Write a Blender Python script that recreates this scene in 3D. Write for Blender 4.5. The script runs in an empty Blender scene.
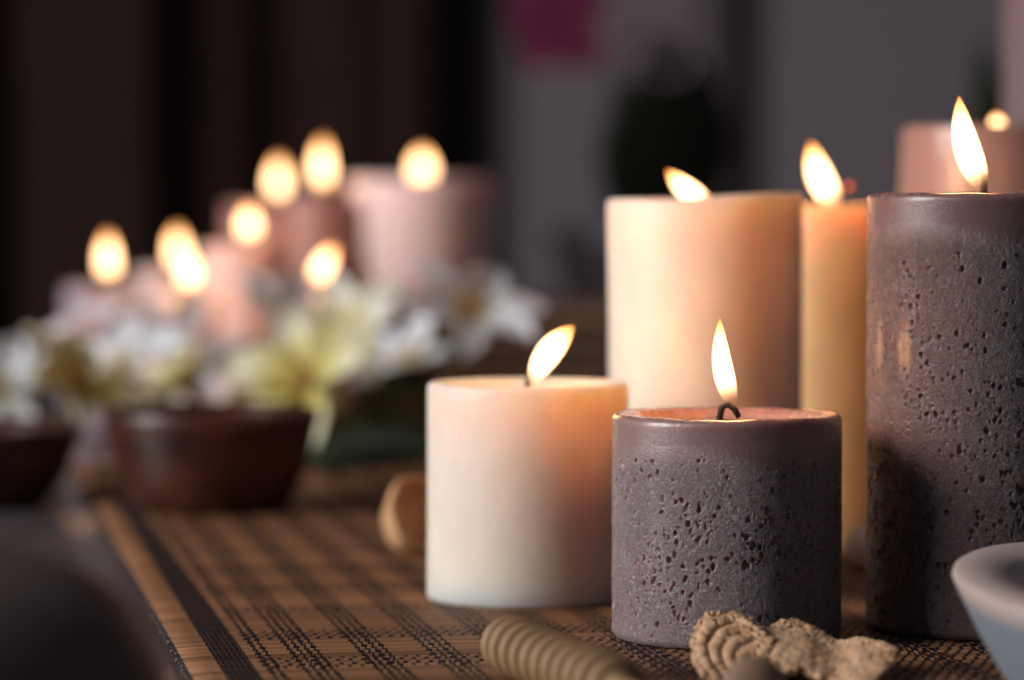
import bpy, bmesh, math, random
import numpy as np
from mathutils import Vector, noise
PI = math.pi
random.seed(5); rng = np.random.default_rng(5)
SC = bpy.context.scene; COL = SC.collection

# ------------------------------------------------------------------ camera
F = 3400.0; HCAM = 0.14; PITCH = math.atan(152/F)
FW = Vector((0, math.cos(PITCH), -math.sin(PITCH))); UP = Vector((0, math.sin(PITCH), math.cos(PITCH)))
CAM = Vector((0, 0, HCAM))
cd = bpy.data.cameras.new('camera'); cam = bpy.data.objects.new('camera', cd); COL.objects.link(cam)
cam.location = CAM; cam.rotation_euler = (PI/2-PITCH, 0, 0)
cd.sensor_width = 36; cd.lens = F/1024*36; cd.clip_start = .01; cd.clip_end = 30
cd.dof.use_dof = True; cd.dof.focus_distance = 1.035; cd.dof.aperture_fstop = cd.lens/1000/0.0215
SC.camera = cam
def at(px, py, Y):
    """a measured position of the photo, at depth Y, as a point of the room"""
    d = FW + UP*((340-py)/F) + Vector((1, 0, 0))*((px-512)/F)
    return CAM + d*(Y/d.y)
def wx(px, Y): return at(px, 340, Y).x
def wz(py, Y): return at(512, py, Y).z
def pxm(n, Y): return n/F*Y

# ------------------------------------------------------------------ helpers
def link(name, verts, faces, mat=None, parent=None, smooth=True, loc=(0, 0, 0)):
    me = bpy.data.meshes.new(name); me.from_pydata([tuple(v) for v in verts], [], faces); me.update()
    if smooth:
        me.polygons.foreach_set('use_smooth', [True]*len(me.polygons))
    o = bpy.data.objects.new(name, me); COL.objects.link(o)
    if mat: me.materials.append(mat)
    o.location = loc
    if parent: o.parent = parent
    return o
def empty(name, loc, rz=0):
    o = bpy.data.objects.new(name, None); COL.objects.link(o); o.location = loc; o.rotation_euler = (0, 0, rz)
    o.empty_display_size = .02
    return o
def tag(o, label, cat, group=None):
    o['label'] = label; o['category'] = cat
    if group: o['group'] = group
    return o
def struct(o): o['kind'] = 'structure'; return o
def lathe(prof, n=64, rad=None):
    """prof: (r, z) list; r==0 at the ends closes it"""
    V, Fc, rows = [], [], []
    for r, z in prof:
        if r <= 1e-7: rows.append([len(V)]); V.append((0, 0, z))
        else:
            rows.append(list(range(len(V), len(V)+n)))
            for i in range(n):
                a = 2*PI*i/n; k = rad(a, z) if rad else 1
                V.append((r*k*math.cos(a), r*k*math.sin(a), z))
    for A, B in zip(rows, rows[1:]):
        for i in range(n):
            j = (i+1) % n
            if len(A) == 1 and len(B) == 1: continue
            if len(A) == 1: Fc.append((A[0], B[j], B[i]))
            elif len(B) == 1: Fc.append((A[i], A[j], B[0]))
            else: Fc.append((A[i], A[j], B[j], B[i]))
    return V, Fc
def tube(pts, rads, n=10):
    V, Fc = [], []; pts = [Vector(p) for p in pts]
    for k, p in enumerate(pts):
        t = (pts[min(k+1, len(pts)-1)]-pts[max(k-1, 0)]).normalized()
        a = t.cross(Vector((0, 0.31, 1)));  a = a if a.length > .05 else t.cross(Vector((1, 0, 0)))
        a.normalize(); b = t.cross(a)
        r = rads[k] if hasattr(rads, '__len__') else rads
        for i in range(n):
            q = 2*PI*i/n; V.append(p+a*(r*math.cos(q))+b*(r*math.sin(q)))
    for k in range(len(pts)-1):
        for i in range(n):
            j = (i+1) % n; Fc.append((k*n+i, k*n+j, k*n+n+j, k*n+n+i))
    Fc.append(tuple(range(n))[::-1]); Fc.append(tuple(range((len(pts)-1)*n, len(pts)*n)))
    return V, Fc
def grid(nu, nv, fn):
    V = [fn(i/(nu-1), j/(nv-1)) for j in range(nv) for i in range(nu)]
    Fc = [(j*nu+i, j*nu+i+1, (j+1)*nu+i+1, (j+1)*nu+i) for j in range(nv-1) for i in range(nu-1)]
    return V, Fc
def solid(o, t, off=-1):
    m = o.modifiers.new('thick', 'SOLIDIFY'); m.thickness = t; m.offset = off; return o
def box(name, lo, hi, mat, parent=None, bev=.002):
    bm = bmesh.new(); bmesh.ops.create_cube(bm, size=1)
    for v in bm.verts:
        v.co = Vector([lo[i]+(v.co[i]+.5)*(hi[i]-lo[i]) for i in range(3)])
    if bev: bmesh.ops.bevel(bm, geom=bm.edges[:], offset=bev, segments=2, affect='EDGES', profile=.5)
    me = bpy.data.meshes.new(name); bm.to_mesh(me); bm.free()
    o = bpy.data.objects.new(name, me); COL.objects.link(o); me.materials.append(mat)
    if parent: o.parent = parent
    return o

# ------------------------------------------------------------------ materials
class NT:
    def __init__(s, name):
        s.m = bpy.data.materials.new(name); s.m.use_nodes = True; s.t = s.m.node_tree
        s.b = s.t.nodes['Principled BSDF']; s.out = s.t.nodes['Material Output']
    def n(s, typ, **kw):
        nd = s.t.nodes.new(typ)
        for k, v in kw.items():
            if k.startswith('i_'):
                key = k[2:]; key = int(key) if key.isdigit() else key.replace('_', ' ')
                nd.inputs[key].default_value = v
            else: setattr(nd, k, v)
        return nd
    def l(s, a, b): s.t.links.new(a, b)
    def math(s, op, a, b=None, c=None):
        nd = s.n('ShaderNodeMath', operation=op)
        for i, v in enumerate((a, b, c)):
            if v is None: continue
            if isinstance(v, (int, float)): nd.inputs[i].default_value = v
            else: s.l(v, nd.inputs[i])
        return nd.outputs[0]
    def ramp(s, fac, stops, interp='LINEAR'):
        nd = s.n('ShaderNodeValToRGB'); cr = nd.color_ramp; cr.interpolation = interp
        while len(cr.elements) < len(stops): cr.elements.new(.5)
        for e, (p, c) in zip(cr.elements, stops):
            e.position = p; e.color = (*c, 1) if hasattr(c, '__len__') else (c, c, c, 1)
        s.l(fac, nd.inputs[0]); return nd.outputs[0]
    def noise(s, vec, scale, detail=3, rough=.55):
        nd = s.n('ShaderNodeTexNoise', i_Scale=scale, i_Detail=detail, i_Roughness=rough)
        s.l(vec, nd.inputs['Vector']); return nd.outputs['Fac']
    def obj(s): return s.n('ShaderNodeTexCoord').outputs['Object']
    def mapping(s, vec, sc):
        nd = s.n('ShaderNodeMapping'); nd.inputs['Scale'].default_value = sc; s.l(vec, nd.inputs['Vector']); return nd.outputs[0]
    def bump(s, h, strength, dist, prev=None):
        nd = s.n('ShaderNodeBump', i_Strength=strength, i_Distance=dist); s.l(h, nd.inputs['Height'])
        if prev: s.l(prev, nd.inputs['Normal'])
        return nd.outputs[0]
    def mix(s, fac, a, b):
        nd = s.n('ShaderNodeMix', data_type='RGBA')
        for i, v in ((0, fac), (6, a), (7, b)):
            if isinstance(v, (int, float)): nd.inputs[i].default_value = v
            elif isinstance(v, tuple): nd.inputs[i].default_value = (*v, 1)
            else: s.l(v, nd.inputs[i])
        return nd.outputs[2]
def setp(b, **kw):
    for k, v in kw.items():
        k = k.replace('_', ' ')
        b.inputs[k].default_value = (*v, 1) if hasattr(v, '__len__') and k != 'Subsurface Radius' else v

def wax(name, col, scale=.012, rough=.45, rad=(1, .56, .26), coat=0):
    N = NT(name); o = N.obj()
    v = N.noise(N.mapping(o, (1, 1, .6)), 60, 3)
    c2 = tuple(x*.9 for x in col)
    N.l(N.mix(N.ramp(v, [(.35, 0), (.7, 1)]), col, c2), N.b.inputs['Base Color'])
    setp(N.b, Roughness=rough, Subsurface_Weight=1.0, Subsurface_Radius=rad, Subsurface_Scale=scale, Coat_Weight=coat, Coat_Roughness=.2)
    N.l(N.bump(N.noise(o, 240, 3), .12, .001), N.b.inputs['Normal'])
    return N.m
def rustic_wax(name, col, fleck, top, ztop, band):
    """pitted wax; the band melted smooth below the rim is tinted paler and pinker, flame glow included"""
    N = NT(name); o = N.obj()
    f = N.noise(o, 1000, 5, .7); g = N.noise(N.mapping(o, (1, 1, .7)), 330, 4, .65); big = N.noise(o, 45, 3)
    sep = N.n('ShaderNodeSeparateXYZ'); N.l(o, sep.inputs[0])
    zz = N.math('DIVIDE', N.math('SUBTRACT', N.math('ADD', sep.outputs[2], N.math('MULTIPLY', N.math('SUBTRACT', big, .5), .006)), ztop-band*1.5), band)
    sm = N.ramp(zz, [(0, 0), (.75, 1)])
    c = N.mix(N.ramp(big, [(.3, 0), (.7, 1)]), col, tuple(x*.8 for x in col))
    c = N.mix(N.ramp(f, [(.54, 0), (.66, .8)]), c, fleck)  # pale grain flecks, also painting specular glints into the colour
    N.l(N.mix(sm, c, top), N.b.inputs['Base Color'])  # melted band's colour also paints in the warm flame glow through the wax
    setp(N.b, Subsurface_Weight=1.0, Subsurface_Radius=(1, .42, .28), Subsurface_Scale=.008, Specular_IOR_Level=.6, Coat_Weight=.3, Coat_Roughness=.14)
    N.l(N.ramp(g, [(.35, .2), (.7, .36)]), N.b.inputs['Roughness'])
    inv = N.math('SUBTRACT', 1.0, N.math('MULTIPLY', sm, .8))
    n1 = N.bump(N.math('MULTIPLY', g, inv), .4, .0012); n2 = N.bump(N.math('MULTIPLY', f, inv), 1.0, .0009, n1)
    N.l(n2, N.b.inputs['Normal'])
    return N.m
def plain(name, col, rough=.5, var=.25, scale=40, sss=0, bump=.1, stretch=(1, 1, 1), spec=.5, bdist=.002):
    N = NT(name); o = N.mapping(N.obj(), stretch); v = N.noise(o, scale, 4)
    N.l(N.mix(N.ramp(v, [(.3, 0), (.7, 1)]), col, tuple(x*(1-var) for x in col)), N.b.inputs['Base Color'])
    setp(N.b, Roughness=rough, Specular_IOR_Level=spec)
    if sss: setp(N.b, Subsurface_Weight=sss, Subsurface_Radius=(1, .6, .4), Subsurface_Scale=.003)
    if bump: N.l(N.bump(v, bump, bdist), N.b.inputs['Normal'])
    return N.m
def flame_mat(name, strength):
    N = NT(name); N.t.nodes.remove(N.b)
    h = N.n('ShaderNodeAttribute', attribute_name='h').outputs['Fac']
    lw = N.n('ShaderNodeLayerWeight', i_Blend=.35).outputs['Facing']
    core = N.ramp(h, [(0, (.9, .35, .12)), (.12, (1, .5, .22)), (.3, (1, .575, .29)), (.62, (1, .575, .29)), (.85, (1, .45, .14)), (1, (1, .3, .06))])
    c = N.mix(N.ramp(lw, [(.45, 0), (.95, 1)]), core, (1, .36, .07))
    k = N.math('MULTIPLY', N.ramp(h, [(0, .05), (.16, .35), (.34, 1), (.72, 1), (.9, .5), (1, .2)]), N.ramp(lw, [(.35, 1), (.97, .14)]))
    em = N.n('ShaderNodeEmission'); N.l(c, em.inputs[0]); N.l(N.math('MULTIPLY', k, strength), em.inputs[1])
    tr = N.n('ShaderNodeBsdfTransparent'); mx = N.n('ShaderNodeMixShader')
    a = N.math('MULTIPLY', N.ramp(h, [(0, 0), (.1, .08), (.2, .4), (.34, 1), (.93, 1), (1, .6)]), N.ramp(lw, [(.8, 1), (1, .3)]))
    N.l(a, mx.inputs[0]); N.l(tr.outputs[0], mx.inputs[1]); N.l(em.outputs[0], mx.inputs[2]); N.l(mx.outputs[0], N.out.inputs[0])
    return N.m
M = {}
M['flame'] = flame_mat('flame', 7.6)
M['ivory'] = wax('ivory_wax', (.87, .76, .65), .032)
M['cream'] = wax('glow_tinted_ivory_wax', (.84, .54, .25), .022)  # ivory wax; light glowing through it is mixed into the base colour
M['blush'] = wax('blush_wax', (.8, .6, .56), .008)
M['pink'] = wax('pink_wax', (.88, .7, .7), .008)
M['lilac'] = wax('lilac_wax', (.42, .34, .4), .006)
M['russet'] = wax('russet_wax', (.5, .27, .24), .006)
M['taupe'] = wax('taupe_wax', (.3, .2, .185), .006, rough=.35, coat=.3)
M['mottled'] = wax('mottled_wax', (.22, .155, .155), .005, rough=.4)
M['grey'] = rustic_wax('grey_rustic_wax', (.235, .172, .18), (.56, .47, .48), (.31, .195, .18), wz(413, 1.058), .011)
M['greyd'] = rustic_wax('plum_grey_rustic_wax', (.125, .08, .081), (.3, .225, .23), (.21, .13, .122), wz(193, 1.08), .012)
M['pool'] = plain('melted_wax', (.2, .11, .1), .06, .1, 30, .3, 0)
M['wick'] = plain('charred_wick', (.012, .01, .01), .8, .3, 900, 0, .3)
N = NT('wick_ember'); setp(N.b, Base_Color=(.1, .02, .01), Emission_Color=(1, .12, .02), Emission_Strength=1.2); M['ember'] = N.m

# bamboo mat: slats are modelled, the black warp threads show in the weave (mat space: x from the left edge, y along it)
PIT = .0042
def mat_material():
    N = NT('woven_bamboo'); o = N.obj(); sep = N.n('ShaderNodeSeparateXYZ'); N.l(o, sep.inputs[0]); u, v = sep.outputs[0], sep.outputs[1]
    row = N.math('FLOOR', N.math('DIVIDE', v, PIT))
    wn = N.n('ShaderNodeTexWhiteNoise', noise_dimensions='1D'); N.l(row, wn.inputs['W']); rv = wn.outputs['Value']
    fib = N.noise(N.mapping(o, (11, 1100, 1)), 1.0, 4, .7)
    wn2 = N.n('ShaderNodeTexWhiteNoise', noise_dimensions='1D'); N.l(N.math('FLOOR', N.math('DIVIDE', v, PIT*2.6)), wn2.inputs['W'])
    fac = N.math('ADD', N.math('ADD', N.math('MULTIPLY', rv, .3), N.math('MULTIPLY', wn2.outputs['Value'], .2)), N.math('MULTIPLY', fib, .55))
    bam = N.ramp(fac, [(.18, (.05, .02, .01)), (.32, (.17, .074, .033)), (.58, (.285, .13, .06)), (.8, (.42, .215, .11)), (.95, (.54, .32, .19))])
    # threads
    wob = N.math('MULTIPLY', N.math('SUBTRACT', N.noise(o, 500, 2), .5), .3)
    vf = N.math('FRACT', N.math('DIVIDE', v, PIT)); vc = N.math('ABSOLUTE', N.math('SUBTRACT', vf, .5))
    def threads(pitch, w_over, w_under, shift=0.0):
        us_ = N.math('DIVIDE', N.math('SUBTRACT', u, shift), pitch)
        ui = N.math('FLOOR', us_); uf = N.math('ABSOLUTE', N.math('SUBTRACT', N.math('ADD', N.math('FRACT', us_), wob), .5))
        par = N.math('GREATER_THAN', N.math('MODULO', N.math('ADD', N.math('ADD', ui, row), 2000), 2), .5)
        wd = N.math('ADD', N.math('MULTIPLY', par, w_over-w_under), w_under)
        return N.math('MULTIPLY', N.math('LESS_THAN', uf, wd), N.math('LESS_THAN', vc, .46))
    p = N.math('MODULO', N.math('ADD', u, .1025-.0335), .0205)
    grp = N.math('MULTIPLY', N.math('LESS_THAN', p, .0104), N.math('GREATER_THAN', u, .0335))
    pair = N.math('MULTIPLY', N.math('GREATER_THAN', u, .0228), N.math('LESS_THAN', u, .028))
    band = N.math('MULTIPLY', N.math('GREATER_THAN', u, .0105), N.math('LESS_THAN', u, .0205))
    q = N.math('MODULO', N.math('ADD', v, 10.02), .062)
    rows = N.math('MULTIPLY', N.math('LESS_THAN', q, .021), N.math('GREATER_THAN', u, .0225))
    wide = N.math('MULTIPLY', N.math('GREATER_THAN', u, .118), N.math('LESS_THAN', N.math('SUBTRACT', v, N.math('MULTIPLY', u, .3)), .035))
    gt = N.math('MULTIPLY', N.math('MAXIMUM', grp, pair), threads(.0026, .36, .15, .0335))
    rt = N.math('MULTIPLY', N.math('MAXIMUM', rows, wide), threads(.0019, .36, .0))
    bandline = N.math('MULTIPLY', band, threads(.00165, .5, .44))
    edge = N.math('MULTIPLY', N.math('LESS_THAN', u, .0012), N.math('LESS_THAN', N.math('ABSOLUTE', N.math('SUBTRACT', vf, .5)), .42))
    mask = N.math('MAXIMUM', N.math('MAXIMUM', N.math('MAXIMUM', gt, rt), edge), bandline)
    gap = N.math('MULTIPLY', N.math('GREATER_THAN', vc, .41), N.math('ADD', .25, N.math('MULTIPLY', rv, .6)))
    bam = N.mix(gap, bam, (.03, .014, .009))
    N.l(N.mix(mask, bam, (.012, .009, .013)), N.b.inputs['Base Color'])
    setp(N.b, Roughness=.5, Specular_IOR_Level=.35)
    hgt = N.math('ADD', N.math('MULTIPLY', mask, 1.0), N.math('MULTIPLY', fib, .35))
    N.l(N.bump(hgt, .6, .0006), N.b.inputs['Normal'])
    return N.m
M['mat'] = mat_material()
M['table'] = plain('dark_table_wood', (.13, .105, .105), .3, .35, 5, 0, .05, (14, 1, 1))
M['bowlwood'] = plain('dark_red_wood', (.1, .03, .017), .34, .85, 26, 0, .1, (1, 1, 2.5))
M['dipper'] = plain('pale_beech', (.36, .215, .105), .6, .3, 120, 0, .15, (.2, 1, 1))
M['dipperd'] = plain('brown_beech', (.27, .165, .1), .6, .3, 120, 0, .15, (.2, 1, 1))
M['bark'] = None
def bark():
    N = NT('dried_bark'); o = N.obj(); a = N.noise(o, 160, 5, .65); f = N.noise(o, 900, 4, .7)
    c = N.ramp(a, [(.25, (.32, .16, .075)), (.42, (.6, .35, .195)), (.7, (.74, .49, .31))])
    c = N.mix(N.ramp(N.noise(o, 230, 3, .7), [(.66, 0), (.72, 1)]), c, (.1, .05, .025))
    N.l(c, N.b.inputs['Base Color']); setp(N.b, Roughness=.85, Specular_IOR_Level=.2)
    N.l(N.bump(f, .6, .0006, N.bump(a, .5, .0015)), N.b.inputs['Normal']); return N.m
M['bark'] = bark()
M['barklight'] = plain('dried_seed_husk', (.66, .36, .17), .75, .3, 90, 0, .3)
N = NT('blue_white_ceramic'); sep = N.n('ShaderNodeSeparateXYZ'); N.l(N.obj(), sep.inputs[0])
N.l(N.mix(N.ramp(N.math('MULTIPLY', sep.outputs[2], 10), [(.268, 0), (.29, 1)]), (.22, .26, .31), (.44, .36, .33)), N.b.inputs['Base Color'])
setp(N.b, Roughness=.5); M['ceramic'] = N.m
M['stone'] = plain('dark_basalt', (.15, .1, .09), .7, .4, 60, 0, .1)
M['pebble'] = plain('white_pebble', (.85, .83, .88), .6, .15, 60, 0, .1)
M['riser'] = plain('brown_slatted_wood', (.2, .12, .08), .55, .5, 12, 0, .1, (1, 6, 8))
M['curtain'] = plain('dark_brown_velvet', (.035, .019, .017), .9, .25, 9, 0, 0, spec=.1)
M['wall'] = plain('mauve_grey_plaster', (.2, .17, .188), .9, .12, 2.2, 0, .05)
M['floor'] = plain('dark_floor', (.05, .035, .03), .5, .3, 3, 0, 0)
M['post'] = plain('dark_wood_trim', (.05, .03, .03), .6, .3, 8, 0, 0)
M['leaf'] = plain('dark_green_leaf', (.012, .019, .005), .6, .5, 60, 0, .1, spec=.15)
M['olive'] = plain('olive_leaf', (.09, .085, .03), .6, .5, 60, 0, .1, spec=.15)
M['leafy'] = plain('yellow_green_leaf', (.2, .2, .05), .5, .4, 30, 0, .1, spec=.35)
M['deepleaf'] = plain('deep_green_leaf', (.008, .010, .005), .6, .4, 30, 0, .1, spec=.2)
M['stem'] = plain('green_stem', (.12, .17, .05), .5, .3, 30)
M['pot'] = plain('dark_glazed_pot', (.03, .024, .028), .4, .2, 10)
M['magenta'] = plain('magenta_petal', (.14, .0005, .045), .6, .3, 30, 0, 0)
M['mauve'] = plain('pale_mauve_petal', (.16, .12, .13), .6, .2, 30, .2, 0)
M['throat'] = plain('maroon_throat', (.28, .05, .07), .6, .3, 60)
M['anther'] = plain('ochre_anther', (.5, .24, .04), .7, .3, 200)
def petal_mat(name, tip, base, k):
    N = NT(name); h = N.n('ShaderNodeAttribute', attribute_name='h').outputs['Fac']
    N.l(N.ramp(h, [(.0, base), (k, base), (min(1, k+.35), tip)]), N.b.inputs['Base Color'])
    setp(N.b, Roughness=.5, Subsurface_Weight=.4, Subsurface_Radius=(1, .8, .6), Subsurface_Scale=.003); return N.m
M['petal_white'] = petal_mat('white_petal', (.74, .75, .78), (.62, .58, .26), .1)
M['petal_cream'] = petal_mat('cream_petal', (.74, .72, .62), (.6, .52, .16), .3)
M['petal_yellow'] = petal_mat('yellow_petal', (.76, .72, .5), (.56, .48, .13), .4)
M['petal_blush'] = petal_mat('blush_petal', (.75, .68, .68), (.5, .2, .22), .3)

# ------------------------------------------------------------------ setting
struct(box('floor', (-3, -1, -.80), (3, 4.2, -.752), M['floor'], bev=0))
struct(box('wall_back', (-3, 3.9, -.752), (3, 4.0, 2.2), M['wall'], bev=0))
struct(box('trim_1', (wx(703, 3.88), 3.86, -.752), (wx(738, 3.88), 3.9, 2.1), M['post'], bev=.004))
# curtain
Yc = 3.8
def curt(u, v):
    x = -1.15+u*(wx(474, Yc)+1.15); d = x-wx(474, Yc)
    y = Yc + .045*math.sin(d*2*PI/.26+.9) + .018*math.sin(d*2*PI/.105+1.3) + .012*math.sin(v*5+d*9)*(1-v)
    return (x, y, -.745+v*2.8)
V, Fc = grid(220, 14, curt)
curtain = tag(solid(link('curtain', V, Fc, M['curtain']), .004), 'dark brown curtain hanging in soft folds beside the grey wall', 'curtain')
# table
TT = -.0030
t = tag(empty('table', (0.05, 1.65, -.75)), 'dark glossy wooden table under the woven mat and candles', 'table')
o = box('tabletop', (-.75, -1.2, -.75-.0+.75-.04+TT+.0), (.75, 1.2, TT), M['table'], t, .006)
for v in o.data.vertices: v.co.z += .75
for sx in (-1, 1):
    for sy in (-1, 1):
        V, Fc = tube([(sx*.66, sy*1.1, 0), (sx*.66, sy*1.1, .3), (sx*.66, sy*1.1, .709+TT)], [.02, .025, .032], 12)
        link('leg', V, Fc, M['table'], t)

# mat: slats as ridges
E0 = at(192, 684, 476/(684-188)); E1 = at(72, 470, 476/(470-188))
ev = Vector((E1.x-E0.x, E1.y-E0.y, 0)); L01 = ev.length; ev.normalize()
ang = math.atan2(ev.y, ev.x)-PI/2
y0, y1 = -.17, .80; nsl = int((y1-y0)/PIT); U1 = .55
V, Fc = [], []
prof = [(0, -.0013), (.1, -.0004), (.3, 0), (.5, .0001), (.7, 0), (.9, -.0004)]
k0 = math.floor(y0/PIT)
us = [0]+[.008]+[U1*i/6 for i in range(1, 7)]
for s in range(nsl):
    e = random.uniform(-.0007, .0007); dz = random.uniform(-.00025, .0001)
    for f, z in prof:
        for i, uu in enumerate(us):
            V.append((uu+(e if i == 0 else 0), (k0+s+f)*PIT, z+dz-(.0006 if i == 0 else 0)))
nu = len(us); nr = len(V)//nu
Fc = [(j*nu+i, j*nu+i+1, (j+1)*nu+i+1, (j+1)*nu+i) for j in range(nr-1) for i in range(nu-1)]
place = link('bamboo_mat', V, Fc, M['mat'], None, True, (E0.x, E0.y, 0)); place.rotation_euler = (0, 0, ang)
solid(place, .0008)
tag(place, 'brown woven bamboo table mat with black threads under the candles', 'table mat')

# ------------------------------------------------------------------ candles
def flame(parent, org, base, tip, W, Y, bow=0.0, fat=.42, wmin=.25, dep=0.9, power=1):
    """base and tip are points of the photo at depth Y; W the width there"""
    B = at(*base, Y)-org; T = at(*tip, Y)-org; ax = T-B; L = ax.length; r = pxm(W, Y)/2
    side = ax.normalized().cross(Vector((0, 1, 0))).normalized()
    nk, n = 22, 20; V, Fc, H = [], [], []
    e1 = fat/(1-fat)
    for k in range(nk+1):
        s = k/nk; c = B+ax*s+side*(bow*L*math.sin(PI*s))
        w = (s**(e1*.9)*(1-s)**.9)/((fat)**(e1*.9)*(1-fat)**.9)
        w = max(w, wmin*max(0, 1-s/.35)**.5*(1 if s > 0 else .5)) if s < .35 else w
        if k == nk: w = .02
        tn = (ax+side*(bow*L*PI*math.cos(PI*s))).normalized(); a = tn.cross(Vector((0, 1, 0))).normalized(); b = a.cross(tn)
        for i in range(n):
            q = 2*PI*i/n; V.append(c+a*(r*w*math.cos(q))+b*(r*w*dep*math.sin(q))); H.append(s)
    for k in range(nk):
        for i in range(n):
            j = (i+1) % n; Fc.append((k*n+i, k*n+j, k*n+n+j, k*n+n+i))
    Fc.append(tuple(range(n))[::-1]); Fc.append(tuple(range(nk*n, nk*n+n)))
    o = link('flame', V, Fc, M['flame'], parent)
    at_ = o.data.attributes.new('h', 'FLOAT', 'POINT'); at_.data.foreach_set('value', H)
    o.visible_shadow = False                       # a flame throws no shadow of its own
    l = bpy.data.lights.new('flame_light', 'POINT'); l.energy = FLAME_W*power*(L/.026)**.7; l.color = (1, .43, .17); l.shadow_soft_size = .009
    lo = bpy.data.objects.new('flame_light', l); COL.objects.link(lo); lo.parent = parent; lo.location = B+ax*.55+side*(bow*L)
    return o
FLAME_W = .2
def wick(parent, pts, r=.0009, ember=None):
    V, Fc = tube(pts, [r*1.05]+[r]*(len(pts)-2)+[r*.8], 8); o = link('wick', V, Fc, M['wick'], parent)
    if ember:
        p = Vector(pts[-1]); bm = bmesh.new(); bmesh.ops.create_uvsphere(bm, u_segments=10, v_segments=8, radius=ember)
        me = bpy.data.meshes.new('ember'); bm.to_mesh(me); bm.free(); e = bpy.data.objects.new('ember', me); COL.objects.link(e)
        me.materials.append(M['ember']); e.parent = o; e.location = p
    return o
def pillar(px, Y, r, ztop, mat, label, zbase=0, rimw=.004, dip=.002, flat=True, n=72, wob=.0012, rim=None, group=None, bevel=.002):
    """a pillar candle: straight side, rounded rim, dished top"""
    h = ztop-zbase
    prof = [(0, 0), (r*.6, 0), (r-.0015, 0), (r-.0004, .0005), (r, .0018)]
    prof += [(r, .0018+(h-.0018-bevel)*i/10) for i in range(1, 11)]
    for i in range(1, 5):
        a = PI/2*i/4; prof.append((r-bevel+bevel*math.cos(a), h-bevel+bevel*math.sin(a)))
    ri = r-bevel-rimw
    prof += [(r-bevel-rimw*.5, h), (ri, h-dip*.15), (ri-.003, h-dip*.85), (ri*.6, h-dip), (.003, h-dip), (0, h-dip)]
    ph = random.uniform(0, 6)
    V, Fc = lathe(prof, n, lambda a, z: 1+wob/r*.25*math.sin(2*a+ph+z*30)+wob/r*.15*math.sin(3*a+ph*2-z*50))
    if rim:
        V = [(x, y, z+rim(math.atan2(y, x))*max(0, min(1, (z-h*.9)/(h*.1)))*(1 if x*x+y*y > (r*.6)**2 else .4)) for x, y, z in V]
    o = link('pillar_candle', V, Fc, mat, None, True, (wx(px, Y), Y, zbase))
    return tag(o, label, 'candle', group)

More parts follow.
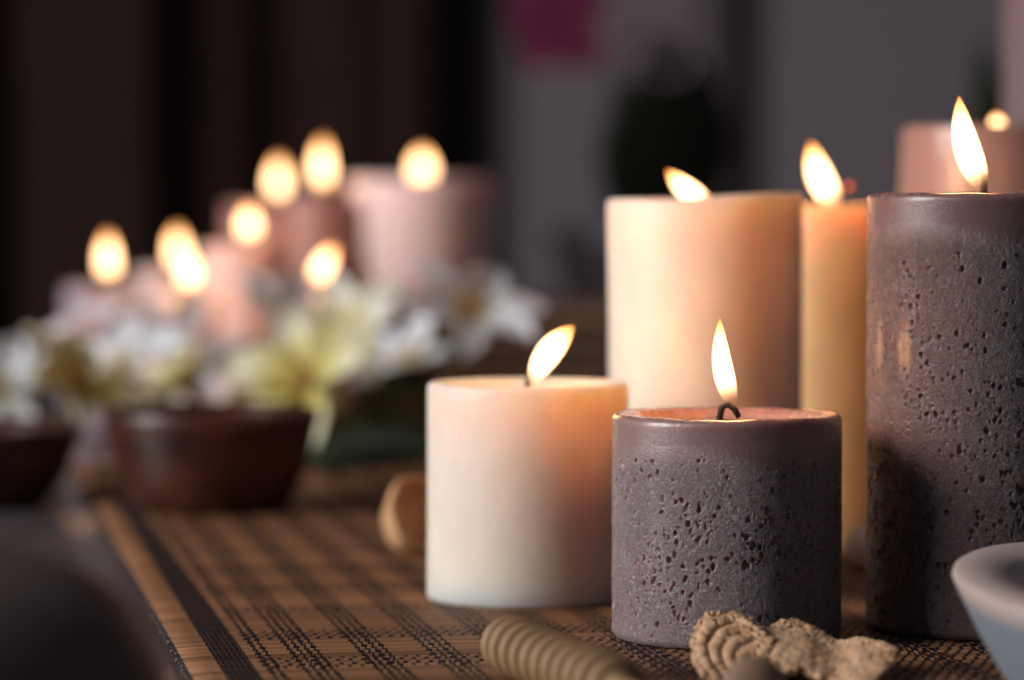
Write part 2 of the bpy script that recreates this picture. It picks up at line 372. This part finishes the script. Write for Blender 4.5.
def rustic(px, Y, r, ztop, mat, label, dip, rimw, npit, res, clus, smooth_top, seed):
    """pillar candle with a pitted side: every pit is pressed into the surface"""
    rg = np.random.default_rng(seed); h = ztop
    th = np.concatenate([np.linspace(-PI/2-1.95, -PI/2+1.95, int(3.9*r/res)), np.linspace(-PI/2+1.95, 3*PI/2-1.95, 60)[1:-1]])
    bev = .0022
    zs = np.arange(.0022, h-bev, res); nz, nt = len(zs), len(th)
    D = np.zeros((nz, nt)); front = (th <= -PI/2+1.95+1e-6); nf = front.sum()
    # low waviness and roughness
    TH, Z = np.meshgrid(th[:nf]*r, zs)
    for k in range(26):
        fx, fz = rg.normal(0, 190, 2)*(.4+.9*rg.random()); D[:, :nf] += rg.uniform(.000004, .000014)*np.sin(fx*TH+fz*.7*Z+rg.uniform(0, 6))
    cl = [(rg.uniform(-1.7, 1.7)-PI/2, rg.uniform(.1, .8)*h, rg.uniform(.1, .35), rg.uniform(.004, .014)) for _ in range(clus)]
    for k in range(npit):
        if rg.random() < .62:
            c = cl[rg.integers(len(cl))]; a, z = rg.normal(c[0], c[2]), rg.normal(c[1], c[3])
        else: a, z = rg.uniform(-1.9, 1.9)-PI/2, rg.uniform(.04*h, h)
        if z > h-smooth_top or z < .003: continue
        R = .00021+.0007*rg.random()**3.6; dp = R*rg.uniform(.6, 1.4); asp = rg.uniform(.85, 1.4)
        ia = np.searchsorted(th[:nf], a); iz = int((z-zs[0])/res); w = int(R*2.2/res)+2
        i0, i1, j0, j1 = max(0, iz-w), min(nz, iz+w), max(0, ia-w), min(nf, ia+w)
        if i0 >= i1 or j0 >= j1: continue
        dx_, dz_ = TH[i0:i1, j0:j1]-a*r, (Z[i0:i1, j0:j1]-z)/asp; pa = np.arctan2(dz_, dx_)
        d = np.hypot(dx_, dz_)/R/(1+.14*np.sin(2*pa+rg.uniform(0, 6))+.08*np.sin(3*pa+rg.uniform(0, 6)))
        pit = -dp*np.clip(1.25-d**2, 0, 1)+.1*dp*np.exp(-((d-1.25)/.22)**2)
        D[i0:i1, j0:j1] = np.where(pit < 0, np.minimum(D[i0:i1, j0:j1], pit), D[i0:i1, j0:j1]+pit)
    R_ = r+D
    X, Yy = R_*np.cos(th), R_*np.sin(th); ZZ = np.repeat(zs[:, None], nt, 1)
    rows = [np.stack([X[i], Yy[i], ZZ[i]], 1) for i in range(nz)]
    def ring(rr, z, wz_=0): return np.stack([rr*np.cos(th), rr*np.sin(th), np.full(nt, z)+wz_], 1)
    rim = .00012*np.sin(th*2+seed)+.00012*np.sin(th*5+1)+.00012*np.sin(th*13)
    pre = [ring(r*.5, 0), ring(r-.002, 0), ring(r-.0007, .0006)]
    post = []
    for i in range(1, 6):
        a = PI/2*i/5; post.append(ring(r-bev+bev*math.cos(a), h-bev+bev*math.sin(a), rim*(i/5)))
    ri = r-bev-rimw
    post += [ring(ri+rimw*.4, h-.0001, rim), ring(ri, h-.0006, rim), ring(ri-.0012, h-dip*.5, rim*.6), ring(ri-.0022, h-dip*.9), ring(ri-.004, h-dip), ring(r*.3, h-dip)]
    allr = np.concatenate(pre+rows+post); nr = len(pre)+nz+len(post)
    V = np.concatenate([allr, [[0, 0, 0], [0, 0, h-dip]]])
    i = np.arange(nr-1)[:, None]*nt; j = np.arange(nt)[None, :]; j2 = (j+1) % nt
    Q = np.stack([i+j, i+j2, i+nt+j2, i+nt+j], -1).reshape(-1, 4)
    T = [(nr*nt, (k+1) % nt, k) for k in range(nt)]+[((nr-1)*nt+k, (nr-1)*nt+(k+1) % nt, nr*nt+1) for k in range(nt)]
    o = link('pillar_candle', V.tolist(), Q.tolist()+T, mat, None, True, (wx(px, Y), Y, 0))
    tag(o, label, 'candle')
    return o, ri

# small grey rustic candle in front
Y = 1.058; zt = wz(413, Y); r = pxm(115, Y)
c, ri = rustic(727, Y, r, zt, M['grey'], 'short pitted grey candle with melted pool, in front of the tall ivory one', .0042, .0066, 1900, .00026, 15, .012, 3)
V, Fc = lathe([(0, zt-.0037), (ri*.7, zt-.0037), (ri-.0017, zt-.0035)], 64)
link('melted_wax', V, [f[::-1] for f in Fc], M['pool'], c)
zo = zt-.0042
wick(c, [(-.0020, 0, zo), (-.0022, 0, zo+.003), (-.0016, -.0003, zo+.0060), (.0004, -.0005, zo+.0070), (.0024, -.0007, zo+.0054), (.0038, -.0009, zo+.0028)], .0011)
flame(c, c.location, (733, 407), (720, 318), 21, Y, bow=.05, fat=.36, wmin=.3, power=.5)
# big grey rustic candle
Y = 1.08; zt = wz(193, Y); r = pxm(116, Y)
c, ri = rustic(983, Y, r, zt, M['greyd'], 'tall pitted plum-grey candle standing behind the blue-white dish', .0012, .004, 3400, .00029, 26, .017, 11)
wick(c, [(0, 0, zt-.003), (0, 0, zt+.002), (.0002, 0, zt+.0045), (.0006, 0, zt+.0062)], .0012)
flame(c, c.location, (986, 194), (959, 96), 28, Y, bow=.06, fat=.42, wmin=.35, power=.6)
# short ivory candle
Y = 1.158
c = pillar(528, Y, pxm(101, Y), wz(382, Y), M['ivory'], 'short smooth ivory candle in front of the tan seed husk', dip=.003, rimw=.005)
zz = wz(382, Y); wick(c, [(0, 0, zz-.004), (0, 0, zz-.001), (.0001, 0, zz+.0022)], .001)
flame(c, c.location, (528, 392), (574, 326), 25, Y, bow=.07, fat=.56, wmin=.22, power=.45)
# tall ivory candle
Y = 1.24; zz = wz(196, Y)
def rim(a): return .0012*math.cos(a+.5)-.0012*math.exp(-((a+1.9)/.5)**2)
c = pillar(705, Y, pxm(97.5, Y), zz, M['ivory'], 'tall smooth ivory candle directly behind the short grey candle', dip=.0025, rimw=.006, rim=rim)
wick(c, [(0, 0, zz-.004), (-.0005, 0, zz-.001), (-.001, -.0004, zz+.001)], .001)
flame(c, c.location, (716, 204), (667, 170), 20, Y, bow=.08, fat=.5, wmin=.4, power=.75)
# cream candle glowing behind
Y = 1.335; zz = wz(205, Y)
c = pillar(845, Y, pxm(88, Y), zz, M['cream'], 'glowing cream-yellow candle squeezed behind the tall ivory and tall plum-grey candles', dip=.002)
wick(c, [(-.001, 0, zz-.003), (-.0004, -.001, zz+.002), (.0006, -.002, zz+.005), (.0012, -.002, zz+.0072)], .001, .0013)
flame(c, c.location, (840, 210), (811, 142), 25, Y, bow=.07, fat=.45, wmin=.4)
# taupe candle behind on the right
Y = 1.41; zz = wz(126, Y)
c = pillar(997, Y, pxm(97, Y), zz, M['taupe'], 'taupe-pink candle rising behind the tall plum-grey candle', dip=.006, rimw=.004)
wick(c, [(0, 0, zz-.008), (0, 0, zz-.004), (.0003, 0, zz-.001)], .001)
flame(c, c.location, (999, 140), (996, 114), 15, Y, fat=.45, wmin=.4, power=.5)
# very tall candle cut by the frame
Y = 1.56
c = pillar(1088, Y, pxm(86, Y), .27, M['mottled'], 'tallest dusty pink candle, mostly cut off by the right edge of the photo')
wick(c, [(0, 0, .265), (0, 0, .272), (.001, 0, .277)], .001)
flame(c, c.location, (1088, -115), (1080, -170), 24, Y, fat=.42, power=.3)

# candles in the blurred group behind
def far(px, Y, w, ytop, mat, label, fb, ft, W, zbase=0, power=.4, **kw):
    zz = wz(ytop, Y); c = pillar(px, Y, pxm(w, Y), zz, mat, label, zbase=zbase, n=48, **kw)
    h = zz-zbase; wick(c, [(0, 0, h-.004), (0, 0, h), (.0004, 0, h+.003)], .001)
    flame(c, c.location, fb, ft, W, Y, bow=.02, fat=.42, wmin=.4, power=power); return c
far(100, 1.95, 36, 286, M['lilac'], 'small dim lilac candle, farthest left of the lit candles', (110, 284), (108, 233), 17)
far(172, 2.12, 38, 270, M['blush'], 'pale blush candle standing behind a shorter one left of the flowers', (180, 272), (177, 228), 17)
far(190, 1.86, 30, 296, M['ivory'], 'low cream candle whose flame overlaps the flame behind it', (190, 293), (190, 252), 18)
far(246, 1.95, 47, 246, M['blush'], 'peach-lit candle in front of the two russet candles', (250, 242), (249, 206), 18)
far(274, 2.2, 48, 205, M['russet'], 'russet candle second from the big pink candle', (279, 203), (279, 158), 17, power=.25)
far(322, 2.08, 35, 196, M['russet'], 'russet candle with the tallest flame, beside the big pink candle', (323, 194), (323, 139), 17, power=.1)
far(322, 1.80, 26, 291, M['ivory'], 'slim candle with slanted flame rising among the white flowers', (313, 286), (335, 246), 16)

# wooden riser under the pink candle
zr = wz(300, 2.12)
ro = tag(empty('wooden_riser', (wx(500, 2.12), 2.12, 0)), 'brown slatted wooden riser under the big pink candle', 'riser')
hw = pxm(125, 2.12)
nb = 4; bh = (zr-.012)/nb
for sx in (-1, 1): box('end_panel', (sx*hw-.006, -.07, TT), (sx*hw+.006, .07, zr-.012), M['riser'], ro, .0015)
for sy in (-1, 1):
    for k in range(nb):
        box('slat', (-hw+.007, sy*.066-.004, k*bh+.002), (hw-.007, sy*.066+.004, (k+1)*bh-.002), M['riser'], ro, .0015)
box('top_board', (-hw-.01, -.078, zr-.012), (hw+.01, .078, zr), M['riser'], ro, .002)
# big pink candle (tapered glassless votive)
Y = 2.1; zz = wz(178, Y); r = pxm(73, Y); h = zz-zr
prof = [(0, 0), (r*.55, 0), (r*.68, .002), (r*.79, .008), (r*.89, h*.22), (r*.955, h*.45), (r*.99, h*.75), (r, h-.004), (r*.985, h-.001), (r*.95, h), (r*.88, h-.001), (r*.8, h-.004), (r*.4, h-.005), (0, h-.005)]
V, Fc = lathe(prof, 56)
c = tag(link('votive_candle', V, Fc, M['pink'], None, True, (wx(421, Y), Y, zr)), 'big pink candle tapering to its base, raised on the wooden riser', 'candle')
wick(c, [(0, 0, h-.006), (0, 0, h-.002), (.0003, 0, h+.002)], .001)
flame(c, c.location, (422, 187), (422, 149), 22, Y, fat=.45, wmin=.4, power=.5)

# ------------------------------------------------------------------ bowls
def bowl(name, px, Y, ro_, rb, zt, mat, label, z0=0, th=.005, n=64, wobble=.012):
    pts = []
    for i in range(11):
        s = i/10; pts.append((rb+(ro_-rb)*(s**.62), zt*s))
    prof = [(0, 0), (rb*.8, 0)]+pts+[(ro_-th*.3, zt+th*.3), (ro_-th*.8, zt+.0002)]
    for i in range(9, -1, -1):
        s = i/10; prof.append((max(.001, rb+(ro_-rb)*(s**.55)-th), th+(zt-th)*s))
    prof.append((0, th))
    ph = random.uniform(0, 6)
    V, Fc = lathe(prof, n, lambda a, z: 1+wobble*math.sin(2*a+ph)+.4*wobble*math.sin(5*a+z*40))
    return tag(link(name, V, Fc, mat, None, True, (wx(px, Y), Y, z0)), label, 'bowl')
Y = 1.475
bowl('wooden_bowl', 211, Y, pxm(108, Y), pxm(72, Y), wz(412, Y), M['bowlwood'], 'dark red-brown wooden bowl standing on the mat before the flowers', z0=.0002)
Y = 1.53
bowl('wooden_bowl', -30, Y, pxm(114, Y), pxm(70, Y), wz(428, Y)-TT, M['bowlwood'], 'dark wooden bowl on bare table beyond the mat, cut off by the photo edge', z0=TT)

# blue-white oval dish, lower right
Y = .918; zt = wz(577, Y)-.0024; sx = pxm(140, Y)
prof = []
thk = .0145
for i in range(13):
    s = i/12; prof.append((sx*(.5+.5*s**.75), zt*s))
prof = [(0, 0), (sx*.4, 0)]+prof+[(sx-.0004, zt+.0012), (sx-.0018, zt+.0022), (sx-thk*.5, zt+.0026), (sx-thk+.001, zt+.0020), (sx-thk-.0008, zt+.0005), (sx-thk-.004, zt-.008), (sx*.42, .012), (0, .009)]
V, Fc = lathe(prof, 96)
V = [(x, y*2.7, z) for x, y, z in V]
dish = tag(link('ceramic_dish', V, Fc, M['ceramic'], None, True, (wx(1099, Y), Y-.005, .0002)), 'pale blue-white thick-rimmed dish in front of the tall plum-grey candle', 'dish')

# stone near left, pebble
def stone(name, c, ax, mat, label, cat, rz=0, rough=.05, seed=0):
    bm = bmesh.new(); bmesh.ops.create_icosphere(bm, subdivisions=5, radius=1)
    for v in bm.verts:
        p = v.co.copy(); k = 1+rough*noise.noise(p*1.3+Vector((seed, seed*2, 0)))
        q = Vector((math.copysign(abs(p.x)**.92, p.x), p.y, p.z))*k
        v.co = Vector((q.x*ax[0], q.y*ax[1], max(-.96, q.z)*ax[2]))
    me = bpy.data.meshes.new(name); bm.to_mesh(me); bm.free(); me.polygons.foreach_set('use_smooth', [True]*len(me.polygons))
    o = bpy.data.objects.new(name, me); COL.objects.link(o); me.materials.append(mat); o.location = c; o.rotation_euler = (0, 0, rz)
    return tag(o, label, cat)
Y = .74
stone('massage_stone', (wx(-165, Y), Y, TT+.0340), (pxm(338, Y), .042, .0355), M['stone'], 'smooth dark brown stone, blurred, on the table left of the mat', 'stone', .05, .06, 3)
stone('pebble', (wx(872, 1.25), 1.25, .0078), (.0095, .008, .0082), M['pebble'], 'small white pebble showing in the gap between the two grey candles', 'pebble', 0, .05, 5)

# ------------------------------------------------------------------ honey dippers
def dipper(P, Q, r, mat, label, nr=8, pitch=.0046, hl=.07):
    P, Q = Vector(P), Vector(Q); ax = (Q-P).normalized()
    root = empty('honey_dipper', P); tag(root, label, 'honey dipper')
    prof = [(0, 0), (r*.55, 0), (r*.78, .0008)]
    for k in range(nr):
        z0 = .001+k*pitch; R = r*(.93 if k in (0, nr-1) else 1)
        prof += [(R*.82, z0+.0001), (R*.95, z0+pitch*.12), (R, z0+pitch*.3), (R*.98, z0+pitch*.5), (R*.82, z0+pitch*.56), (R*.5, z0+pitch*.62), (R*.46, z0+pitch-.0001)]
    ze = .001+nr*pitch; prof += [(r*.5, ze+.002), (0, ze+.0025)]
    V, Fc = lathe(prof, 40); rot = Vector((0, 0, 1)).rotation_difference(ax)
    link('dipper_head', [rot@Vector(v) for v in V], Fc, mat, root)
    V, Fc = tube([ax*(ze-.002), ax*(ze+.02), ax*(ze+hl)], [.0034, .003, .0036], 14)
    link('handle', V, Fc, mat, root); return root
rd = .0088
def onmat(px, Y, r): return Vector((wx(px, Y), Y, r+.0002))
dipper(onmat(504, .975, rd), onmat(610, .893, rd), rd, M['dipper'], 'pale ridged wooden honey dipper lying before the short ivory candle', nr=11, pitch=.0088)
dipper(onmat(757, .90, rd-.0005), onmat(742, .82, rd-.0005), rd-.0005, M['dipperd'], 'blurred brown ridged dipper end in front of the dried bark', nr=9, pitch=.0045, hl=.05)

# ------------------------------------------------------------------ dried bark, two lobes
root = tag(empty('dried_bark', at(785, 676, .962)), 'crumbly curled piece of dried tan bark before the short grey candle', 'dried bark')
def lobe(cpx, cpy, outline, dfun, ridge, nr, seed):
    ang = [math.atan2(cpy-y, x-cpx) for x, y in outline]
    pts = [Vector(p) for p in outline]; V = []; nt = 150; nrr = 44
    # resample the outline evenly
    d = [0]
    for a, b in zip(pts, pts[1:]): d.append(d[-1]+(b-a).length)
    P = []
    for i in range(nt):
        s = d[-1]*i/(nt-1); k = max(j for j in range(len(d)) if d[j] <= s+1e-6); k = min(k, len(pts)-2)
        P.append(pts[k].lerp(pts[k+1], (s-d[k])/(d[k+1]-d[k])))
    C = Vector((cpx, cpy))
    for i in range(nt):
        j = 2.3*noise.noise(Vector((i*.35, seed, 0)))+1.3*noise.noise(Vector((i*.9, seed+5, 0)))
        E = P[i]+(P[i]-C).normalized()*j
        for k in range(nrr):
            s = k/(nrr-1); q = C.lerp(E, .06+.94*s)
            nz = noise.noise(Vector((q.x*.05, q.y*.08, seed)))*.0016+noise.noise(Vector((q.x*.16, q.y*.2, seed+3)))*.0008
            rip = ridge*math.sin(s*nr*2*PI+.6*math.sin(i*.1))*(s**.5)
            edge = .0012*noise.noise(Vector((q.x*.5, q.y*.5, seed)))*s**4*1.6
            V.append(at(q.x, q.y, dfun(q.x, q.y)+nz+rip+edge)-root.location)
    Fc = [(i*nrr+k, (i+1)*nrr+k, (i+1)*nrr+k+1, i*nrr+k+1) for i in range(nt-1) for k in range(nrr-1)]
    o = link('bark_lobe', V, Fc, M['bark'], root); solid(o, .0022, 0); return o
lobe(772, 672, [(712, 690), (704, 676), (696, 664), (693, 652), (692, 640), (696, 629), (699, 621), (707, 615), (717, 613), (727, 612), (738, 614), (748, 620), (757, 626), (764, 633), (772, 641)],
     lambda x, y: .962+(684-y)/70*.032-.00006*(x-690)*.3, .0011, 5.5, 1)
lobe(800, 672, [(755, 680), (758, 660), (762, 645), (766, 634), (773, 627), (783, 623), (793, 621), (804, 625), (815, 630), (826, 637), (838, 643), (848, 642), (859, 639), (872, 642), (886, 645), (897, 652), (894, 662), (885, 672), (874, 683), (860, 692)],
     lambda x, y: .951+(684-y)/70*.052+.006*math.exp(-((x-835)/22)**2), .0004, 3, 9)

# curled husk behind the short ivory candle
Y = 1.292
hr = pxm(42, Y)
prof = [(0, -.0165), (hr*.45, -.0155), (hr*.78, -.0115), (hr*.95, -.0055), (hr, -.0008), (hr*.985, .0006), (hr*.93, .0010), (hr*.86, .0004), (hr*.8, -.002), (hr*.7, -.0062), (hr*.4, -.0095), (0, -.0105)]
V, Fc = lathe(prof, 64, lambda a, z: 1+.07*math.sin(2*a+.6)+.05*math.sin(3*a+2)+.02*math.sin(7*a))
from mathutils import Euler
R = Euler((math.radians(62), 0, math.radians(38))).to_matrix()
V = [R@Vector((x, y, z)) for x, y, z in V]; lo_ = min(v.z for v in V)
h_ = link('seed_husk', [(v.x, v.y, v.z-lo_) for v in V], Fc, M['barklight'], None, True, (wx(424, Y), Y, .0003))
tag(h_, 'tan curled seed husk half hidden behind the short ivory candle', 'seed husk')

# ------------------------------------------------------------------ flowers
def petal(L, W, curl, cup, mat, parent, rz, tilt, name='petal'):
    V, H = [], []; nu, nv = 9, 16
    for j in range(nv):
        s = j/(nv-1); w = W/2*(math.sin(PI*min(1, s*.93+.07))**.75)*(.35+.65*min(1, s*1.8))
        for i in range(nu):
            t_ = 2*i/(nu-1)-1
            a = tilt+curl*s
            x = L*s*math.cos(tilt+curl*s*.5); z = L*s*math.sin(tilt+curl*s*.5)+cup*W*t_*t_*.5
            p = Vector((x, w*t_, z)); V.append((p.x*math.cos(rz)-p.y*math.sin(rz), p.x*math.sin(rz)+p.y*math.cos(rz), p.z)); H.append(s)
    Fc = [(j*nu+i, j*nu+i+1, (j+1)*nu+i+1, (j+1)*nu+i) for j in range(nv-1) for i in range(nu-1)]
    o = link(name, V, Fc, mat, parent); solid(o, .0008)
    a_ = o.data.attributes.new('h', 'FLOAT', 'POINT'); a_.data.foreach_set('value', H); return o
def lily(px, py, Y, size, mat, label, yaw=0, pitch=.5, roll=0, np_=6, tilt=.55, throat=True, group='white flowers before the blurred candles'):
    c = at(px, py, Y); root = empty('lily', (c.x, c.y, 0)); tag(root, label, 'flower', group)
    head = empty('flower_head', (0, 0, c.z)); head.parent = root
    from mathutils import Euler
    R = Euler((pitch, roll, yaw)).to_matrix()
    L = pxm(size, Y)
    for k in range(np_):
        o = petal(L, L*(.62 if k % 2 else .46), random.uniform(-1.5, -.7), .35, mat, root, 2*PI*k/np_+random.uniform(-.2, .2), tilt+random.uniform(-.15, .3))
        for v in o.data.vertices: v.co = R@v.co+Vector((0, 0, c.z))
    V, Fc = lathe([(0, -.004), (.003, -.003), (.0045, .002), (.0035, .006), (0, .0075)], 16)
    o = link('throat', V, Fc, M['throat'] if throat else M['anther'], root)
    for v in o.data.vertices: v.co = R@v.co+Vector((0, 0, c.z))
    for k in range(5):
        a = 2*PI*k/5; V, Fc = tube([Vector((0, 0, .003)), Vector((.003*math.cos(a), .003*math.sin(a), .009)), Vector((.005*math.cos(a), .005*math.sin(a), .014))], [.0005, .0005, .0014], 6)
        o = link('stamen', V, Fc, M['anther'], root)
        for v in o.data.vertices: v.co = R@v.co+Vector((0, 0, c.z))
    bx = R@Vector((0, 0, -.004)); dn = R@Vector((0, 0, -1))
    p0 = Vector((0, 0, c.z))+bx; p3 = Vector((dn.x*.05, abs(dn.y)*.05+.02, TT+.002))
    p1 = p0+dn*.02; p1.z = max(p1.z, .006); V, Fc = tube([p0, p0.lerp(p1, .5), p1, p1.lerp(p3, .5), p3], .0018, 8)
    link('stem', V, Fc, M['stem'], root)
    bpy.data.objects.remove(head)
    return root
lily(468, 322, 1.62, 80, M['petal_white'], 'large white flower nearest the short ivory candle', yaw=.45, pitch=.85, tilt=.85)
lily(350, 350, 1.66, 84, M['petal_cream'], 'tall cream flower standing before the slim slanted flame', yaw=-.35, pitch=.8, tilt=.85)
lily(280, 325, 1.74, 72, M['petal_white'], 'bluish-white flower against the peach-lit candle', yaw=.7, pitch=.8, tilt=.8)
lily(312, 388, 1.60, 92, M['petal_yellow'], 'yellow-cream flower just right of the mat bowl rim', yaw=-.5, pitch=.9, tilt=.6)
lily(128, 380, 1.66, 84, M['petal_white'], 'white flower behind the left half of the mat bowl', yaw=-.5, pitch=.6, tilt=.85)
lily(178, 358, 1.78, 70, M['petal_blush'], 'blush flower with maroon throat below the overlapping flames', yaw=.3, pitch=1.0, tilt=.6)
lily(248, 392, 1.64, 70, M['petal_white'], 'small white flower above the middle of the mat bowl', yaw=.9, pitch=.5, tilt=.9)
lily(72, 398, 1.61, 84, M['petal_yellow'], 'yellow-green flower behind the cut-off wooden bowl', yaw=.8, pitch=.7, tilt=.7)
lily(-8, 398, 1.66, 76, M['petal_white'], 'lilac-white flower at the far left end of the spray', yaw=.3, pitch=.8, tilt=.6)
lily(192, 392, 1.70, 66, M['petal_yellow'], 'pale yellow flower between two white ones behind the mat bowl', yaw=-.8, pitch=.6, tilt=.8)
lily(92, 350, 1.84, 64, M['petal_blush'], 'pinkish flower below the leftmost flame', yaw=-.7, pitch=.5, tilt=.8)
lily(418, 372, 1.72, 66, M['petal_white'], 'small white flower behind the dark green leaves', yaw=-.9, pitch=.6, tilt=.8)

def leaf(name, base, tipv, W, mat, parent=None, label=None, cat='leaf', group=None, bend=.2, fold=.25, roll=0):
    B, T = Vector(base), Vector(tipv); ax = T-B; L = ax.length; t_ = ax.normalized()
    s_ = t_.cross(Vector((0, 0, 1))); s_ = s_.normalized() if s_.length > .2 else Vector((1, 0, 0)); n_ = s_.cross(t_).normalized()
    s_, n_ = s_*math.cos(roll)+n_*math.sin(roll), n_*math.cos(roll)-s_*math.sin(roll)
    def fn(u, v):
        w = W/2*math.sin(PI*min(.995, v*.97+.03))**.7; q = 2*u-1
        return B+ax*v+n_*(bend*L*math.sin(PI*v)+fold*w*abs(q))+s_*(w*q)
    V, Fc = grid(9, 18, fn); org = B if parent is None else Vector((0, 0, 0))
    o = link(name, [v-org for v in V], Fc, mat, parent, True, org); solid(o, .0009)
    if parent is None: tag(o, label, cat, group)
    return o
g = 'green leaves under the flowers'
leaf('leaf', (wx(292, 1.575), 1.575, .013), at(454, 452, 1.53), .026, M['leaf'], None, 'broad dark green leaf touching the short ivory candle edge', bend=.05, group=g, roll=-.8)
leaf('leaf', (wx(318, 1.62), 1.62, .012), at(446, 395, 1.61), .03, M['olive'], None, 'olive green leaf rising behind the broad dark one', bend=.1, group=g, roll=-.9)
leaf('leaf', (wx(345, 1.68), 1.68, .014), at(440, 370, 1.67), .03, M['leaf'], None, 'dark leaf standing behind the olive one', bend=.1, group=g, roll=-.9)
leaf('leaf', (wx(338, 1.59), 1.59, .004), at(296, 408, 1.6), .03, M['leafy'], None, 'yellow-green leaf beside the right side of the mat bowl', bend=.1, group=g, roll=.3)
leaf('leaf', (wx(60, 1.66), 1.66, .004), at(110, 405, 1.7), .036, M['leaf'], None, 'dark green leaf between the two wooden bowls', bend=.2, group=g, roll=.5)
leaf('leaf', (wx(210, 1.76), 1.76, .012), at(345, 395, 1.70), .035, M['leafy'], None, 'green leaf under the yellow-cream flower', bend=.15, group=g, roll=-.9)

# ------------------------------------------------------------------ orchid and far plant
Y = 2.7; root = tag(empty('orchid_plant', (wx(655, Y), Y, TT)), 'potted orchid with magenta bloom and dark leaf before the grey wall', 'potted plant')
rp = pxm(105, Y); hp = wz(228, Y)-TT
V, Fc = lathe([(0, 0), (rp*.6, 0), (rp*.66, .004), (rp*.8, hp*.35), (rp*.97, hp*.85), (rp, hp*.9), (rp, hp), (rp*.93, hp), (rp*.9, hp*.88), (rp*.5, hp*.85), (0, hp*.86)], 56)
link('flower_pot', V, Fc, M['pot'], root)
O = Vector((wx(655, Y), Y, TT))
leaf('leaf', Vector((0, 0, hp*.85)), at(672, 40, Y-.04)-O, .11, M['deepleaf'], root, bend=-.05, fold=.1)
leaf('leaf', Vector((-.01, 0, hp*.85)), at(618, 70, Y-.02)-O, .035, M['deepleaf'], root, bend=.08)
leaf('leaf', Vector((.03, 0, hp*.85)), at(735, 150, Y)-O, .05, M['deepleaf'], root, bend=.1)
for tip, mat, szs in (((560, 20), M['magenta'], 60), ((648, 35), M['mauve'], 58)):
    q = at(tip[0], tip[1], Y-.03)-O
    base = Vector((-.02 if tip[0] < 600 else .02, .02, hp*.8))
    mid = Vector((base.x*.8+q.x*.2, .03, q.z*.75+.02)); top = q+Vector((.02, .02, .03))
    V, Fc = tube([base, base.lerp(mid, .5)+Vector((0, .01, .0)), mid, mid.lerp(top, .6)+Vector((0, 0, .008)), top, q+Vector((0, .004, 0))], .0028, 8)
    st = link('flower_stem', V, Fc, M['stem'], root)
    from mathutils import Euler
    R = Euler((1.35, 0, .1)).to_matrix(); L = pxm(szs, Y)
    for k in range(5):
        o = petal(L, L*.95, -.3, .15, mat, st, PI/2+2*PI*k/5, .15)
        for v in o.data.vertices: v.co = R@v.co+q
Y = 2.5; root = tag(empty('leafy_plant', (wx(1010, Y), Y, TT)), 'dark green potted plant behind the candles at far right', 'potted plant')
V, Fc = lathe([(0, 0), (.045, 0), (.06, .09), (.062, .1), (.056, .1), (.05, .085), (0, .085)], 40); link('flower_pot', V, Fc, M['pot'], root)
O = Vector((wx(1010, Y), Y, TT))
for dx, tx, ty in ((-.006, 984, 40), (.012, 1030, -40), (.025, 1062, 30)):
    leaf('leaf', Vector((dx, 0, .08)), at(tx, ty, Y)-O, .032, M['leaf'], root, bend=.04)

# ------------------------------------------------------------------ light
w = bpy.data.worlds.new('world'); SC.world = w; w.use_nodes = True
w.node_tree.nodes['Background'].inputs[0].default_value = (.75, .8, 1, 1); w.node_tree.nodes['Background'].inputs[1].default_value = .06
def area(name, loc, target, size, sy, energy, col):
    l = bpy.data.lights.new(name, 'AREA'); l.shape = 'RECTANGLE'; l.size = size; l.size_y = sy; l.energy = energy; l.color = col
    o = bpy.data.objects.new(name, l); COL.objects.link(o); o.location = loc
    o.rotation_euler = (Vector(target)-Vector(loc)).to_track_quat('-Z', 'Y').to_euler(); return o
area('window_daylight', (-2.6, .35, 1.1), (.0, 1.3, .05), 1.2, 1.5, 98, (.99, .97, .97))
SC.view_settings.view_transform = 'Standard'; SC.view_settings.look = 'None'; SC.view_settings.exposure = 0; SC.view_settings.gamma = 1
SC.view_settings.use_curve_mapping = False
SC.cycles.use_denoising = True
SC.cycles.max_bounces = 10; SC.cycles.transparent_max_bounces = 12; SC.cycles.sample_clamp_indirect = 6
